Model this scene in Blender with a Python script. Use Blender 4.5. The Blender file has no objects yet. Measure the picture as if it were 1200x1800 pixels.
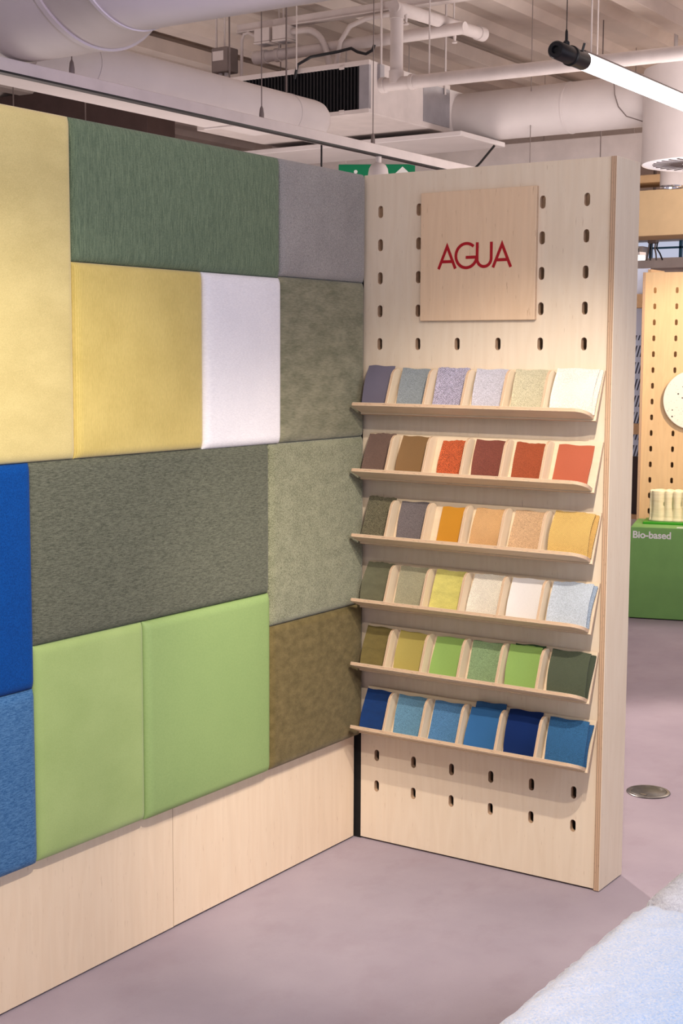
import bpy, bmesh, math, random
from mathutils import Vector, Matrix, Euler
from math import pi, sin, cos, sqrt, atan2, radians

random.seed(7)
S = bpy.context.scene
COL = S.collection

# ------------------------------------------------------------------ camera
cd = bpy.data.cameras.new('camera')
cam = bpy.data.objects.new('camera', cd)
COL.objects.link(cam)
cd.sensor_width = 36.0
cd.sensor_fit = 'AUTO'
cd.lens = 50.0
cd.clip_end = 100
YAW, PITCH, ROLL = 0.58828, -0.11029, 0.0044
cam.matrix_world = (Matrix.Translation((2.41836, -3.74460, 1.55326)) @ Matrix.Rotation(YAW, 4, 'Z')
                    @ Matrix.Rotation(pi / 2 + PITCH, 4, 'X') @ Matrix.Rotation(ROLL, 4, 'Z'))
S.camera = cam

# ------------------------------------------------------------------ exposure, world, lamps
S.view_settings.view_transform = 'Standard'
S.view_settings.look = 'None'
S.view_settings.exposure = 0.0
S.view_settings.gamma = 1.0
S.view_settings.use_curve_mapping = False

W = bpy.data.worlds.new('daylight')
S.world = W
W.use_nodes = True
bgn = W.node_tree.nodes['Background']
bgn.inputs[0].default_value = (0.90, 0.86, 1.0, 1)
bgn.inputs[1].default_value = 0.68


def area_lamp(name, loc, target, sx, sy, watt, col):
    d = bpy.data.lights.new(name, 'AREA')
    d.shape = 'RECTANGLE'; d.size = sx; d.size_y = sy; d.energy = watt; d.color = col
    o = bpy.data.objects.new(name, d); COL.objects.link(o)
    o.location = loc
    o.rotation_euler = (Vector(target) - Vector(loc)).to_track_quat('-Z', 'Y').to_euler()
    return o


def spot_lamp(name, loc, target, watt, deg, blend, radius, col, parent=None):
    d = bpy.data.lights.new(name, 'SPOT')
    d.energy = watt; d.spot_size = radians(deg); d.spot_blend = blend
    d.shadow_soft_size = radius; d.color = col
    o = bpy.data.objects.new(name, d); COL.objects.link(o)
    o.location = loc
    o.rotation_euler = (Vector(target) - Vector(loc)).to_track_quat('-Z', 'Y').to_euler()
    return o


WARM = (1.0, 0.88, 0.74)
area_lamp('ceiling_light_near', (2.0, -2.6, 3.2), (1.7, -2.4, 0), 3.0, 2.6, 12, (0.95, 0.92, 1.0))
# added fill areas without fixtures: light thrown up into the ceiling
area_lamp('up_fill_near', (1.9, -2.9, 2.35), (1.7, -2.5, 3.6), 3.0, 1.6, 66, (1.0, 0.92, 0.92))
area_lamp('up_fill_mid', (-2.6, 1.5, 0.9), (-2.1, 1.9, 3.6), 2.4, 2.4, 54, (1.0, 0.86, 0.80))
area_lamp('up_fill_far', (0.7, 2.6, 1.9), (-0.3, 3.6, 3.5), 1.6, 1.6, 46, (1.0, 0.90, 0.86))
area_lamp('ceiling_light_far', (0.6, 5.4, 3.1), (0.4, 5.0, 0), 3.0, 2.0, 95, (1.0, 0.90, 0.82))
# warm track spots in front of the two display walls, above the picture
spot_lamp('track_spot_board', (1.50, -1.42, 2.45), (0.45, 0.0, 0.42), 150, 58, 0.75, 0.022, WARM)
spot_lamp('track_spot_board_second', (1.62, -1.84, 2.45), (0.40, 0.0, 0.46), 104, 54, 0.75, 0.022, WARM)
spot_lamp('track_spot_wall', (1.75, -2.45, 2.45), (0.0, -1.50, 0.66), 225, 58, 0.8, 0.025, (1.0, 0.90, 0.78))
# back area
spot_lamp('track_spot_back', (0.55, 3.55, 2.40), (-0.72, 4.95, 1.20), 200, 52, 0.6, 0.03, (1.0, 0.78, 0.54))
# added fill spot that brightens the boucle seat, with no fixture
spot_lamp('fill_spot_seat', (0.55, -2.15, 3.1), (1.72, -1.52, 0.45), 72, 36, 0.9, 0.06, (0.96, 0.96, 1.0))
# added cool fills, no fixture: blue for the seat, violet for the duct
area_lamp('cool_fill_seat', (3.5, -1.2, 1.9), (1.7, -1.7, 0.5), 1.2, 0.8, 26, (0.60, 0.78, 1.0))
spot_lamp('cool_fill_duct', (0.9, -1.5, 2.35), (-0.35, -0.45, 2.78), 58, 46, 1.0, 0.15, (0.68, 0.55, 1.0))


# ------------------------------------------------------------------ colour + material helpers
def lin(c):
    out = []
    for v in c[:3]:
        v = v / 255.0
        out.append(v / 12.92 if v <= 0.04045 else ((v + 0.055) / 1.055) ** 2.4)
    return (out[0], out[1], out[2], 1.0)


def sh(c, f):
    return tuple(max(0, min(255, v * f)) for v in c)


def new_mat(name, rough=0.6, metal=0.0, spec=0.4):
    m = bpy.data.materials.new(name)
    m.use_nodes = True
    nt = m.node_tree
    b = nt.nodes['Principled BSDF']
    b.inputs['Roughness'].default_value = rough
    b.inputs['Metallic'].default_value = metal
    b.inputs['Specular IOR Level'].default_value = spec
    return m, nt, b


def noise(nt, vec, scale, detail=3.0, rough=0.55):
    n = nt.nodes.new('ShaderNodeTexNoise')
    n.inputs['Scale'].default_value = 1.0
    n.inputs['Detail'].default_value = detail
    n.inputs['Roughness'].default_value = rough
    mp = nt.nodes.new('ShaderNodeMapping')
    mp.inputs['Scale'].default_value = scale
    nt.links.new(vec, mp.inputs['Vector'])
    nt.links.new(mp.outputs[0], n.inputs['Vector'])
    return n.outputs['Fac'], mp


def coord(nt, kind='Object'):
    t = nt.nodes.new('ShaderNodeTexCoord')
    return t.outputs[kind]


def math_n(nt, op, a, b=None, c=None):
    n = nt.nodes.new('ShaderNodeMath'); n.operation = op
    for i, v in enumerate((a, b, c)):
        if v is None: continue
        if isinstance(v, (int, float)): n.inputs[i].default_value = v
        else: nt.links.new(v, n.inputs[i])
    return n.outputs[0]


def mix_c(nt, fac, a, b, mode='MIX'):
    n = nt.nodes.new('ShaderNodeMix'); n.data_type = 'RGBA'; n.blend_type = mode
    for sock, v in ((n.inputs[0], fac), (n.inputs[6], a), (n.inputs[7], b)):
        if isinstance(v, (int, float)): sock.default_value = v
        elif isinstance(v, tuple): sock.default_value = v
        else: nt.links.new(v, sock)
    return n.outputs[2]


def ramp(nt, fac, lo, hi):
    n = nt.nodes.new('ShaderNodeMapRange')
    n.inputs['From Min'].default_value = lo; n.inputs['From Max'].default_value = hi
    nt.links.new(fac, n.inputs['Value'])
    return n.outputs[0]


def bump(nt, b, height, strength, dist):
    n = nt.nodes.new('ShaderNodeBump')
    n.inputs['Strength'].default_value = strength
    n.inputs['Distance'].default_value = dist
    nt.links.new(height, n.inputs['Height'])
    nt.links.new(n.outputs[0], b.inputs['Normal'])


def plain(name, c, rough=0.5, metal=0.0, spec=0.4, mottle=0.06, scale=9.0):
    m, nt, b = new_mat(name, rough, metal, spec)
    f, _ = noise(nt, coord(nt), (scale,) * 3, 4)
    f = ramp(nt, f, 0.3, 0.7)
    nt.links.new(mix_c(nt, f, lin(sh(c, 1 - mottle)), lin(sh(c, 1 + mottle * 0.6))), b.inputs['Base Color'])
    return m


def wood(name, c, grain='Y', dark=0.90, rough=0.48, fleck=0.5):
    """birch ply face: faint long grain, cloudy tone, rare short dark flecks"""
    m, nt, b = new_mat(name, rough, 0, 0.35)
    co = coord(nt)
    oi = nt.nodes.new('ShaderNodeObjectInfo')
    add = nt.nodes.new('ShaderNodeVectorMath'); add.operation = 'ADD'
    sc = nt.nodes.new('ShaderNodeVectorMath'); sc.operation = 'SCALE'
    cmb = nt.nodes.new('ShaderNodeCombineXYZ')
    for i in range(3): nt.links.new(oi.outputs['Random'], cmb.inputs[i])
    nt.links.new(cmb.outputs[0], sc.inputs[0]); sc.inputs['Scale'].default_value = 13.0
    nt.links.new(co, add.inputs[0]); nt.links.new(sc.outputs[0], add.inputs[1])
    v = add.outputs[0]
    lo, hi = 1.6, 60.0
    s1 = (hi, lo, hi) if grain == 'Y' else (lo, hi, hi)
    s2 = (9, 1.2, 9) if grain == 'Y' else (1.2, 9, 9)
    s3 = (240, 26, 240) if grain == 'Y' else (26, 240, 240)
    f1, _ = noise(nt, v, s1, 5, 0.6)
    f2, m2 = noise(nt, v, s2, 3, 0.5)
    f3, _ = noise(nt, v, s3, 2, 0.5)
    # cathedral figure: rings of a stretched noise
    rings = math_n(nt, 'FRACT', math_n(nt, 'MULTIPLY', f2, 9.0))
    rings = math_n(nt, 'ABSOLUTE', math_n(nt, 'SUBTRACT', rings, 0.5))
    a = ramp(nt, f1, 0.35, 0.7)
    col = mix_c(nt, a, lin(c), lin(sh(c, dark + 0.04)))
    col = mix_c(nt, math_n(nt, 'MULTIPLY', rings, 0.55), col, lin((c[0] * dark, c[1] * (dark - .03), c[2] * (dark - .06))))
    fl = ramp(nt, f3, 0.68, 0.80)
    col = mix_c(nt, math_n(nt, 'MULTIPLY', fl, fleck), col, lin((c[0] * .72, c[1] * .62, c[2] * .54)))
    nt.links.new(col, b.inputs['Base Color'])
    bump(nt, b, f1, 0.06, 0.001)
    return m


def ply_edge(name, c, t):
    """layered edge of plywood; the sheet's thickness is local Z (0..t)"""
    m, nt, b = new_mat(name, 0.6, 0, 0.25)
    co = coord(nt)
    sp = nt.nodes.new('ShaderNodeSeparateXYZ'); nt.links.new(co, sp.inputs[0])
    n, _ = noise(nt, co, (22, 22, 22), 3)
    z = math_n(nt, 'ADD', math_n(nt, 'MULTIPLY', sp.outputs[2], 3.0 / t), math_n(nt, 'MULTIPLY', n, 0.18))
    fr = math_n(nt, 'ABSOLUTE', math_n(nt, 'SUBTRACT', math_n(nt, 'FRACT', z), 0.5))
    f = ramp(nt, fr, 0.10, 0.36)
    col = mix_c(nt, f, lin(sh(c, 0.80)), lin(c))
    n2, _ = noise(nt, co, (60, 60, 300), 2)
    col = mix_c(nt, math_n(nt, 'MULTIPLY', ramp(nt, n2, 0.62, 0.72), 0.5), col, lin(sh(c, 0.45)))
    nt.links.new(col, b.inputs['Base Color'])
    return m


def fabric(name, c1, c2, s1=(700, 700, 50), a1=1.2, s2=(6, 6, 6), a2=0.5, bmp=0.25, rough=0.9, sheen=0.15, twill=0.0, tw_s=300, spec=0.15, tdir=(1, 1)):
    m, nt, b = new_mat(name, rough, 0, spec)
    co = coord(nt)
    f1, _ = noise(nt, co, s1, 2, 0.6)
    f2, _ = noise(nt, co, s2, 4, 0.55)
    f = math_n(nt, 'ADD', 0.5, math_n(nt, 'MULTIPLY', math_n(nt, 'SUBTRACT', f1, 0.5), a1 * 2))
    f = math_n(nt, 'ADD', f, math_n(nt, 'MULTIPLY', math_n(nt, 'SUBTRACT', f2, 0.5), a2 * 2))
    if twill:
        sp = nt.nodes.new('ShaderNodeSeparateXYZ'); nt.links.new(co, sp.inputs[0])
        w = math_n(nt, 'ADD', math_n(nt, 'MULTIPLY', sp.outputs[0], tw_s * tdir[0]), math_n(nt, 'MULTIPLY', sp.outputs[1], tw_s * tdir[1]))
        w = math_n(nt, 'SINE', math_n(nt, 'MULTIPLY', w, 2 * pi))
        f = math_n(nt, 'ADD', f, math_n(nt, 'MULTIPLY', w, twill))
    fc = nt.nodes.new('ShaderNodeClamp'); nt.links.new(f, fc.inputs[0])
    nt.links.new(mix_c(nt, fc.outputs[0], lin(c1), lin(c2)), b.inputs['Base Color'])
    if sheen:
        b.inputs['Sheen Weight'].default_value = sheen
        b.inputs['Sheen Roughness'].default_value = 0.5
    if bmp: bump(nt, b, f, bmp, 0.001)
    return m


# ------------------------------------------------------------------ object helpers
def put(name, me, parent=None, M=None):
    o = bpy.data.objects.new(name, me)
    COL.objects.link(o)
    if M is not None: o.matrix_local = M
    if parent is not None: o.parent = parent
    return o


def mesh(name, verts, faces, mats, midx=None, smooth=False):
    me = bpy.data.meshes.new(name)
    me.from_pydata([tuple(v) for v in verts], [], faces)
    for m in (mats if isinstance(mats, (list, tuple)) else [mats]): me.materials.append(m)
    if midx: me.polygons.foreach_set('material_index', midx)
    if smooth: me.polygons.foreach_set('use_smooth', [True] * len(me.polygons))
    me.update()
    return me


def bm_mesh(name, bm, mats, smooth_angle=None):
    bmesh.ops.recalc_face_normals(bm, faces=bm.faces)
    me = bpy.data.meshes.new(name)
    bm.to_mesh(me); bm.free()
    for m in (mats if isinstance(mats, (list, tuple)) else [mats]): me.materials.append(m)
    if smooth_angle is not None:
        me.polygons.foreach_set('use_smooth', [True] * len(me.polygons))
        me.set_sharp_from_angle(angle=smooth_angle)
    return me


def thing(name, label, cat, loc=(0, 0, 0), rotz=0.0, group=None):
    o = bpy.data.objects.new(name, None)
    COL.objects.link(o)
    o.empty_display_size = 0.05
    o.location = loc; o.rotation_euler = (0, 0, rotz)
    o['label'] = label; o['category'] = cat
    if group: o['group'] = group
    return o


def tag(o, label, cat, group=None):
    o['label'] = label; o['category'] = cat
    if group: o['group'] = group
    return o


def struct(o):
    o['kind'] = 'structure'
    return o


def add_box(bm, x0, x1, y0, y1, z0, z1, bev=0.0, seg=1, mi=0):
    vs = [bm.verts.new((x, y, z)) for z in (z0, z1) for y in (y0, y1) for x in (x0, x1)]
    fs = [(0, 2, 3, 1), (4, 5, 7, 6), (0, 1, 5, 4), (2, 6, 7, 3), (0, 4, 6, 2), (1, 3, 7, 5)]
    faces = [bm.faces.new([vs[i] for i in f]) for f in fs]
    for f in faces: f.material_index = mi
    if bev > 0:
        es = list({e for f in faces for e in f.edges})
        r = bmesh.ops.bevel(bm, geom=es, offset=bev, segments=seg, profile=0.5, affect='EDGES')
        for f in r['faces']: f.material_index = mi
    return faces


def box(name, x0, x1, y0, y1, z0, z1, mat, parent=None, bev=0.002, seg=1):
    bm = bmesh.new()
    add_box(bm, x0, x1, y0, y1, z0, z1, bev, seg)
    return put(name, bm_mesh(name, bm, mat), parent)


def board(name, w, h, t, faces_mat, edge_mat, M, parent=None, corner=None):
    """sheet of plywood, local XY = face (0..w, 0..h), local Z = thickness 0..t; corner = radii of (bl, br, tr, tl)"""
    pts = []
    cr = corner or (0, 0, 0, 0)
    for (cx, cy, r, a0) in ((0, 0, cr[0], pi), (w, 0, cr[1], 1.5 * pi), (w, h, cr[2], 0), (0, h, cr[3], pi / 2)):
        if r <= 0: pts.append((cx, cy)); continue
        ox = cx + (r if cx == 0 else -r); oy = cy + (r if cy == 0 else -r)
        for k in range(9):
            a = a0 + k / 8 * pi / 2
            pts.append((ox + r * cos(a), oy + r * sin(a)))
    bm = bmesh.new()
    lo = [bm.verts.new((x, y, 0)) for x, y in pts]
    hi = [bm.verts.new((x, y, t)) for x, y in pts]
    bm.faces.new(lo[::-1]).material_index = 0
    bm.faces.new(hi).material_index = 0
    n = len(pts)
    for i in range(n):
        bm.faces.new((lo[i], lo[(i + 1) % n], hi[(i + 1) % n], hi[i])).material_index = 1
    es = [e for e in bm.edges if len({f.material_index for f in e.link_faces}) == 2]
    r = bmesh.ops.bevel(bm, geom=es, offset=0.0008, segments=1, affect='EDGES')
    for f in r['faces']: f.material_index = 0
    return put(name, bm_mesh(name, bm, [faces_mat, edge_mat]), parent, M)


def frame_M(o, x, y, z):
    """matrix with origin o and column axes x, y, z"""
    x, y, z = Vector(x), Vector(y), Vector(z)
    M = Matrix.Identity(4)
    for i in range(3):
        M[i][0], M[i][1], M[i][2], M[i][3] = x[i], y[i], z[i], o[i]
    return M


def tube_geo(bm, path, r, n=12, mi=0, caps=True):
    """round tube along a polyline; r may be a list"""
    P = [Vector(p) for p in path]
    rings = []
    up = None
    for i, p in enumerate(P):
        if i == 0: d = P[1] - P[0]
        elif i == len(P) - 1: d = P[-1] - P[-2]
        else: d = (P[i + 1] - p).normalized() + (p - P[i - 1]).normalized()
        d.normalize()
        if up is None:
            up = Vector((0, 0, 1)) if abs(d.z) < 0.9 else Vector((1, 0, 0))
        a = up.cross(d)
        if a.length < 1e-5: a = Vector((0, 1, 0)).cross(d)
        a.normalize(); b = d.cross(a); up = b
        k = 1.0
        if 0 < i < len(P) - 1:
            c = (P[i + 1] - p).normalized().dot((p - P[i - 1]).normalized())
            k = 1.0
        ri = r[i] if isinstance(r, (list, tuple)) else r
        rings.append([bm.verts.new(p + (a * cos(2 * pi * j / n) + b * sin(2 * pi * j / n)) * ri * k) for j in range(n)])
    for i in range(len(rings) - 1):
        for j in range(n):
            f = bm.faces.new((rings[i][j], rings[i][(j + 1) % n], rings[i + 1][(j + 1) % n], rings[i + 1][j]))
            f.material_index = mi
    if caps:
        bm.faces.new(rings[0][::-1]).material_index = mi
        bm.faces.new(rings[-1]).material_index = mi


def tube(name, path, r, mat, parent=None, n=12):
    bm = bmesh.new()
    tube_geo(bm, path, r, n)
    return put(name, bm_mesh(name, bm, mat, radians(40)), parent)


def lathe(name, prof, mat, parent=None, n=32, M=None, midx=None):
    """profile of (radius, z) revolved about local Z"""
    bm = bmesh.new()
    rings = []
    for r, z in prof:
        if r < 1e-6: rings.append([bm.verts.new((0, 0, z))])
        else: rings.append([bm.verts.new((r * cos(2 * pi * j / n), r * sin(2 * pi * j / n), z)) for j in range(n)])
    for i in range(len(rings) - 1):
        a, b = rings[i], rings[i + 1]
        for j in range(n):
            k = (j + 1) % n
            if len(a) == 1 and len(b) == 1: continue
            if len(a) == 1: f = bm.faces.new((a[0], b[k], b[j]))
            elif len(b) == 1: f = bm.faces.new((a[j], a[k], b[0]))
            else: f = bm.faces.new((a[j], a[k], b[k], b[j]))
            if midx: f.material_index = midx[i]
    return put(name, bm_mesh(name, bm, mat, radians(35)), parent, M)


# ------------------------------------------------------------------ materials
M_PEG = wood('birch_board', (230, 213, 190), 'Y', 0.94)
M_SIGN = wood('warm_birch', (230, 200, 168), 'Y', 0.93, fleck=0.9)
M_BASE = wood('pale_maple', (228, 206, 180), 'Y', 0.94)
M_TRAY = wood('tray_birch', (220, 200, 172), 'X', 0.92)
M_EDGE = ply_edge('plywood_edge', (205, 172, 142), 0.018)
M_EDGE9 = ply_edge('thin_plywood_edge', (214, 182, 152), 0.010)
M_WHITE = plain('white_paint', (206, 196, 192), 0.55, mottle=0.04)
M_DUCT = plain('white_duct_paint', (206, 198, 196), 0.5, mottle=0.03, scale=4)
M_CEIL = plain('ceiling_paint', (214, 201, 192), 0.7, mottle=0.06, scale=3)
M_WALL = plain('back_wall_paint', (214, 198, 188), 0.8, mottle=0.05)
M_DARKW = plain('dark_brown_paint', (92, 74, 70), 0.8)
M_BLACK = plain('black_plastic', (22, 22, 26), 0.35)
M_GREYM = plain('galvanised_metal', (168, 166, 172), 0.35, 0.6)
M_STEEL = plain('brushed_steel', (120, 118, 116), 0.32, 0.9, mottle=0.12, scale=40)
M_CABLE = plain('grey_cable', (120, 108, 104), 0.6)
M_RED = plain('red_lettering', (166, 4, 26), 0.45, mottle=0.0)
M_PRINTW = plain('white_print', (240, 240, 236), 0.5, mottle=0.0)
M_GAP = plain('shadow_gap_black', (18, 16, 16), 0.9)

# ------------------------------------------------------------------ floor, walls, ceiling
m, nt, b = new_mat('mauve_concrete', 0.72, 0, 0.2)
co = coord(nt)
f1, _ = noise(nt, co, (1.3, 1.3, 1.3), 6, 0.6)
f2, _ = noise(nt, co, (5.5, 3.5, 5), 6, 0.65)
f3, _ = noise(nt, co, (260, 260, 260), 2, 0.5)
col = mix_c(nt, ramp(nt, f1, 0.3, 0.7), lin((147, 135, 147)), lin((167, 155, 165)))
col = mix_c(nt, math_n(nt, 'MULTIPLY', ramp(nt, f2, 0.52, 0.75), 0.35), col, lin((138, 120, 130)))
col = mix_c(nt, math_n(nt, 'MULTIPLY', ramp(nt, f3, 0.62, 0.75), 0.25), col, lin((128, 108, 112)))
nt.links.new(col, b.inputs['Base Color'])
bump(nt, b, f3, 0.05, 0.001)
M_FLOOR = m
me = mesh('floor', [(-7, -7, 0), (6, -7, 0), (6, 7.6, 0), (-7, 7.6, 0), (-7, -7, -.1), (6, -7, -.1), (6, 7.6, -.1), (-7, 7.6, -.1)],
          [(0, 1, 2, 3), (7, 6, 5, 4), (0, 4, 5, 1), (1, 5, 6, 2), (2, 6, 7, 3), (3, 7, 4, 0)], M_FLOOR)
struct(put('floor', me))

CZ = 3.52
# corrugated deck: trapezoid ribs running along Y
vs, fs = [], []
prof = []
x = -7.0
while x < 6.0:
    prof += [(x, CZ), (x + .16, CZ), (x + .20, CZ - .05), (x + .34, CZ - .05), (x + .38, CZ)]
    x += 0.38
for X, Zz in prof:
    vs += [(X, -7, Zz), (X, 7.6, Zz)]
for i in range(len(prof) - 1):
    if abs(prof[i + 1][0] - prof[i][0]) + abs(prof[i + 1][1] - prof[i][1]) < 1e-6: continue
    fs.append((2 * i, 2 * i + 1, 2 * i + 3, 2 * i + 2))
k = len(vs)
vs += [(-7, -7, CZ + .1), (6.2, -7, CZ + .1), (6.2, 7.6, CZ + .1), (-7, 7.6, CZ + .1)]
fs.append((k, k + 1, k + 2, k + 3))
struct(put('ceiling', mesh('ceiling', vs, fs, M_CEIL)))
for i, X in enumerate((-3.55, -2.05, -0.62, 0.9)):
    struct(box('trim_%d' % (i + 1), X - .05, X + .05, -6.5, 7.2, CZ - .13, CZ - .045, M_CEIL))
struct(box('wall_left', -7.15, -7.0, -7, 7.6, 0, CZ + .1, M_WALL))
bm = bmesh.new()
for (x0, x1, z0, z1) in ((-7, 6, 0, 2.31), (-7, 6, 2.47, CZ + .1), (-7, -2.9, 2.31, 2.47), (3, 6, 2.31, 2.47)):
    add_box(bm, x0, x1, 7.2, 7.4, z0, z1)
struct(put('wall_back', bm_mesh('wall_back', bm, M_WALL)))
struct(box('wall_bulkhead', -7.0, -4.4, 4.0, 4.3, 2.3, CZ - .04, M_DARKW, bev=0.004))

# ------------------------------------------------------------------ peg board unit
SX, SZ, SX0 = 0.1362, 0.10026, 0.0597
PW, PH, PT = 0.811, 2.10, 0.018


def slotted_panel(name, w, h, t, z_top, rows, mats, parent, M):
    """sheet with a grid of real rounded slots; local XY face, local Z thickness"""
    hw, hh, N = 0.0088, 0.0185, 6
    vs, fs, mi = [], [], []
    key = {}

    def V(x, y, z):
        k = (round(x, 5), round(y, 5), round(z, 5))
        if k not in key:
            key[k] = len(vs); vs.append((x, y, z))
        return key[k]
    xs = [SX0 + (i - .5) * SX for i in range(7)]
    xs[0] = max(xs[0], 0.002); xs[-1] = min(xs[-1], w - 0.002)
    ys = [z_top + SZ / 2 - i * SZ for i in range(rows + 1)][::-1]

    def quad(x0, x1, y0, y1):
        if x1 - x0 < 1e-5 or y1 - y0 < 1e-5: return
        fs.append((V(x0, y0, t), V(x1, y0, t), V(x1, y1, t), V(x0, y1, t))); mi.append(0)
        fs.append((V(x0, y0, 0), V(x0, y1, 0), V(x1, y1, 0), V(x1, y0, 0))); mi.append(0)
    ring = []
    for k in range(N + 1):
        a = -pi + k * pi / N
        ring.append((hw * cos(a), -(hh - hw) + hw * sin(a)))
    for k in range(N + 1):
        a = k * pi / N
        ring.append((hw * cos(a), (hh - hw) + hw * sin(a)))
    n = len(ring)
    quad(0, xs[0], 0, h); quad(xs[-1], w, 0, h)
    for i in range(6):
        quad(xs[i], xs[i + 1], 0, ys[0]); quad(xs[i], xs[i + 1], ys[-1], h)
        cx = SX0 + i * SX
        for j in range(rows):
            y0, y1 = ys[j], ys[j + 1]
            cy = (y0 + y1) / 2
            for zz, flip in ((t, False), (0, True)):
                R = [V(cx + a, cy + c, zz) for a, c in ring]
                C = [V(xs[i], y0, zz), V(xs[i + 1], y0, zz), V(xs[i + 1], y1, zz), V(xs[i], y1, zz)]
                m1 = N // 2
                polys = [[C[0]] + [C[1]] + [R[k] for k in range(N, -1, -1)],
                         [C[1], C[2], R[N + 1], R[N]],
                         [C[2], C[3]] + [R[k] for k in range(2 * N + 1, N, -1)],
                         [C[3], C[0], R[0], R[2 * N + 1]]]
                for pl in polys:
                    fs.append(tuple(pl[::-1]) if flip else tuple(pl)); mi.append(0)
            for k in range(n):
                a, c = ring[k], ring[(k + 1) % n]
                fs.append((V(cx + a[0], cy + a[1], 0), V(cx + a[0], cy + a[1], t), V(cx + c[0], cy + c[1], t), V(cx + c[0], cy + c[1], 0))); mi.append(1)
    for (ax, ay, bx, by) in ((0, 0, w, 0), (w, 0, w, h), (w, h, 0, h), (0, h, 0, 0)):
        fs.append((V(ax, ay, 0), V(bx, by, 0), V(bx, by, t), V(ax, ay, t))); mi.append(1)
    me = mesh(name, vs, fs, mats, mi)
    bm = bmesh.new(); bm.from_mesh(me)
    bmesh.ops.triangulate(bm, faces=[f for f in bm.faces if len(f.verts) > 4])
    bmesh.ops.recalc_face_normals(bm, faces=bm.faces)
    bm.to_mesh(me); bm.free()
    return put(name, me, parent, M)


XA, YA, ZA = (1, 0, 0), (0, 1, 0), (0, 0, 1)


def peg_unit(label, loc, rotz, h, left_side, depth=0.163, mat=M_PEG):
    u = thing('pegboard_unit', label, 'display board', loc, rotz, None)
    # front sheet stands in XZ, its face towards -Y
    slotted_panel('front_panel', PW, h - .006, PT, h - 0.113 - .006, 19, [mat, M_EDGE], u, frame_M((0, PT, .006), XA, ZA, (0, -1, 0)))
    # the side board's edge shows beside the sheet: thickness along X
    board('side_panel', depth + .005, h - .003, 0.018, mat, M_EDGE, frame_M((PW, -0.004, .003), YA, ZA, XA), u)
    if left_side:
        board('side_panel', depth + .005, h - .003, 0.018, mat, M_EDGE, frame_M((-0.018, -0.004, .003), YA, ZA, XA), u)
    else:
        board('side_panel', depth - PT - .004, h - .003, 0.018, mat, M_EDGE, frame_M((0.0, PT + .001, .003), YA, ZA, XA), u)
    board('back_panel', PW - .02, h - .02, 0.009, mat, M_EDGE9, frame_M((0.019, depth - .001, .006), XA, ZA, (0, -1, 0)), u)
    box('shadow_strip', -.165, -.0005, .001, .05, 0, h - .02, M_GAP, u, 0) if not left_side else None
    fb = bmesh.new()
    add_box(fb, 0.02, PW - .002, PT + .012, depth - .012, 0.0, 0.05)
    put('plinth_base', bm_mesh('plinth_base', fb, M_GAP), u)
    return u


peg_unit('tall pale birch pegboard tower with six tilted swatch trays on its front', (0, 0, 0), 0, PH, False)

# ------------------------------------------------------------------ sign with red lettering
sg = thing('sign_board', 'square birch plywood sign with red AGUA lettering on the pegboard', 'sign', (0.401, 0, 1.655))
board('sign_panel', 0.381, 0.378, 0.0135, M_SIGN, M_EDGE9, frame_M((-0.1905, 0, 0), XA, ZA, (0, -1, 0)), sg)


def strokes_mesh(name, strokes, w, thick, mat, parent, M):
    """ribbons of width w along 2-D polylines, mitred, extruded; closed shapes per stroke"""
    bm = bmesh.new()
    for q, pts in enumerate(strokes):
        pts = [Vector((p[0], p[1])) for p in pts]
        L, Rr = [], []
        for i, p in enumerate(pts):
            d0 = (p - pts[i - 1]).normalized() if i else (pts[1] - p).normalized()
            d1 = (pts[i + 1] - p).normalized() if i < len(pts) - 1 else d0
            n0 = Vector((-d0.y, d0.x)); n1 = Vector((-d1.y, d1.x))
            nn = (n0 + n1).normalized()
            kk = min(1 / max(nn.dot(n0), 0.25), 3.2)
            L.append(p + nn * w / 2 * kk); Rr.append(p - nn * w / 2 * kk)
        z0, z1 = 0.0, thick + q * 0.00006
        vl = [[bm.verts.new((v.x, v.y, z)) for v in row] for row in (L, Rr) for z in (z0, z1)]
        l0, l1, r0, r1 = vl
        for i in range(len(pts) - 1):
            bm.faces.new((l1[i], r1[i], r1[i + 1], l1[i + 1]))
            bm.faces.new((l0[i], l0[i + 1], r0[i + 1], r0[i]))
            bm.faces.new((l0[i], l1[i], l1[i + 1], l0[i + 1]))
            bm.faces.new((r0[i], r0[i + 1], r1[i + 1], r1[i]))
        for i in (0, -1):
            bm.faces.new((l0[i], r0[i], r1[i], l1[i]))
    return put(name, bm_mesh(name, bm, mat), parent, M)


def arc(cx, cy, r, a0, a1, n=24, ry=None):
    return [(cx + r * cos(radians(a0 + (a1 - a0) * k / n)), cy + (ry or r) * sin(radians(a0 + (a1 - a0) * k / n))) for k in range(n + 1)]


LW = 0.0088
zb, zt = 0.1520, 0.2262          # baseline and cap height above the sign's foot
ox = -0.401                     # letters were measured in the unit's x
A1 = [(0.2735, zb), (0.3020, zt - .008), (0.3305, zb)]
A2 = [(0.4555, zb), (0.4840, zt - .008), (0.5130, zb)]
ss = [A1, [(0.2835, 0.1735), (0.3205, 0.1735)], A2, [(0.4655, 0.1735), (0.5028, 0.1735)],
      arc(0.3672, 0.1890, 0.0352, 48, 352, 34), [(0.3655, 0.1838), (0.4020, 0.1838)],
      [(0.4030, zt)] + arc(0.4262, 0.1788, 0.0232, 180, 360, 18) + [(0.4494, zt)]]
ss = [[(a + ox, c) for a, c in s] for s in ss]
strokes_mesh('lettering', ss, LW, 0.0008, M_RED, sg, frame_M((0, -0.0135, 0), XA, ZA, (0, -1, 0)))

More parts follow.
